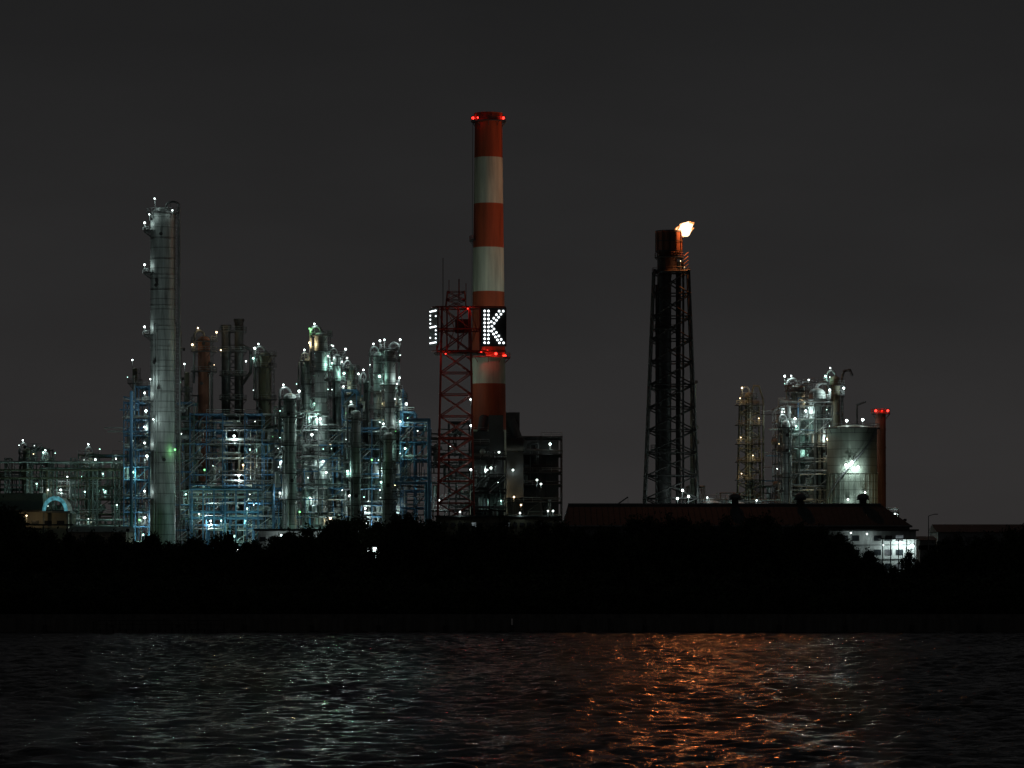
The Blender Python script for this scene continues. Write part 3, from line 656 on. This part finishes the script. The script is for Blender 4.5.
for D,step,dr in((585,17,5),(605,19,0),(640,22,4),(680,26,6)):
    p=-190+R.random()*10
    while p<1200:
        yt=np.interp(p,px_,py_)+R.uniform(-6,12)+dr
        h=Z(yt,D)-GZ
        if not(355<p<396 and D<630): inst(R.choice(tv),X(p,D),D+R.uniform(-7,7),h/13.9,R.uniform(.75,1.15))
        p+=step*R.uniform(.5,1.35)
for D,step,a,b in((556,11,.9,1.5),(540,14,.6,1.1)):
    p=-190
    while p<1200:
        inst(R.choice(sv),X(p,D),D+R.uniform(-5,5),R.uniform(a,b),1.2); p+=step*R.uniform(.6,1.3)
for p in(364,378,392): inst(R.choice(tv),X(p,600),600+R.uniform(-3,3),.6,1.1); inst(tv[2],X(p,660),662,1.12)
for p,k in((354,.95),(397,.9),(370,.78),(383,.74)): inst(R.choice(tv),X(p,605),607,k,.6)
inst(sv[1],X(374,612),612,2.35,.55); inst(sv[3],X(379,611),611,2.2,.5)
o=O('floodlight_pole'); D=618; x=X(376,D)
o.cyl((x,D,GZ),(x,D,Z(546,D)),.14,'grey_steel'); 
for dx,dz in((-1.2,.1),(-.2,.3),(.9,0),(-.7,-1.1),(.5,-1.2),(1.3,-1.)): o.box((x+dx,D-.4,Z(551,D)+dz),(.9,.25,.9),'dark_steel'); o.box((x+dx,D-.56,Z(551,D)+dz),(.6,.06,.6),'lamp_cool')
o.lights.append((Vector((x,D-1.2,Z(551,D)-.4)),'lamp_cool',700,None,0)); o.done()
# ============================================================ SKY / WORLD
w=bpy.data.worlds.new('World'); sc.world=w; w.use_nodes=True; nt=w.node_tree
bg=nt.nodes['Background']
sky=nn(nt,'ShaderNodeTexSky',sky_type='NISHITA'); sky.sun_disc=False; sky.sun_elevation=math.radians(-4); sky.sun_rotation=math.radians(200)
tc=nn(nt,'ShaderNodeTexCoord'); sp=nn(nt,'ShaderNodeSeparateXYZ'); nt.links.new(tc.outputs['Generated'],sp.inputs[0])
cr_=nn(nt,'ShaderNodeValToRGB'); e=cr_.color_ramp.elements
e[0].position=0; e[0].color=(.0310,.0288,.0284,1); e[1].position=1; e[1].color=(.009,.009,.0095,1)
a=e.new(.07); a.color=(.0224,.0217,.0218,1); a=e.new(.17); a.color=(.0140,.0140,.0143,1); a=e.new(.4); a.color=(.0115,.0115,.012,1)
nt.links.new(sp.outputs[2],cr_.inputs[0])
mp=nn(nt,'ShaderNodeMapping'); mp.inputs['Scale'].default_value=(5,5,16); nt.links.new(tc.outputs['Generated'],mp.inputs[0])
no=nn(nt,'ShaderNodeTexNoise'); no.inputs['Scale'].default_value=1; no.inputs['Detail'].default_value=5; nt.links.new(mp.outputs[0],no.inputs['Vector'])
mr=nn(nt,'ShaderNodeMapRange'); mr.inputs[1].default_value=.3; mr.inputs[2].default_value=.7; mr.inputs[3].default_value=.86; mr.inputs[4].default_value=1.14; nt.links.new(no.outputs[0],mr.inputs[0])
vm=nn(nt,'ShaderNodeVectorMath',operation='SCALE'); nt.links.new(cr_.outputs[0],vm.inputs[0]); nt.links.new(mr.outputs[0],vm.inputs[3])
s2=nn(nt,'ShaderNodeVectorMath',operation='SCALE'); s2.inputs[3].default_value=.002; nt.links.new(sky.outputs[0],s2.inputs[0])
ad=nn(nt,'ShaderNodeVectorMath',operation='ADD'); nt.links.new(vm.outputs[0],ad.inputs[0]); nt.links.new(s2.outputs[0],ad.inputs[1])
nt.links.new(ad.outputs[0],bg.inputs[0]); bg.inputs[1].default_value=1.
sl=bpy.data.lights.new('dim_fill_sun','SUN'); sl.energy=.006; sl.angle=math.radians(.5); sl.color=(.95,.97,1); so=bpy.data.objects.new('dim_fill_sun',sl); sc.collection.objects.link(so); so.rotation_euler=(math.radians(50),0,math.radians(20))  # faint sun lamp added as fill, no visible source in the sky
# ============================================================ CAMERA
cd=bpy.data.cameras.new('camera'); cd.sensor_width=36; cd.lens=F*36/1024; cd.shift_y=(HY-384)/1024; cd.clip_start=1; cd.clip_end=20000
co_=bpy.data.objects.new('camera',cd); sc.collection.objects.link(co_); co_.location=(0,0,H); co_.rotation_euler=(math.radians(90),0,0); sc.camera=co_
print('lights',sum(1 for x in bpy.data.objects if x.type=='LIGHT'),'polys',sum(len(m.polygons) for m in bpy.data.meshes))
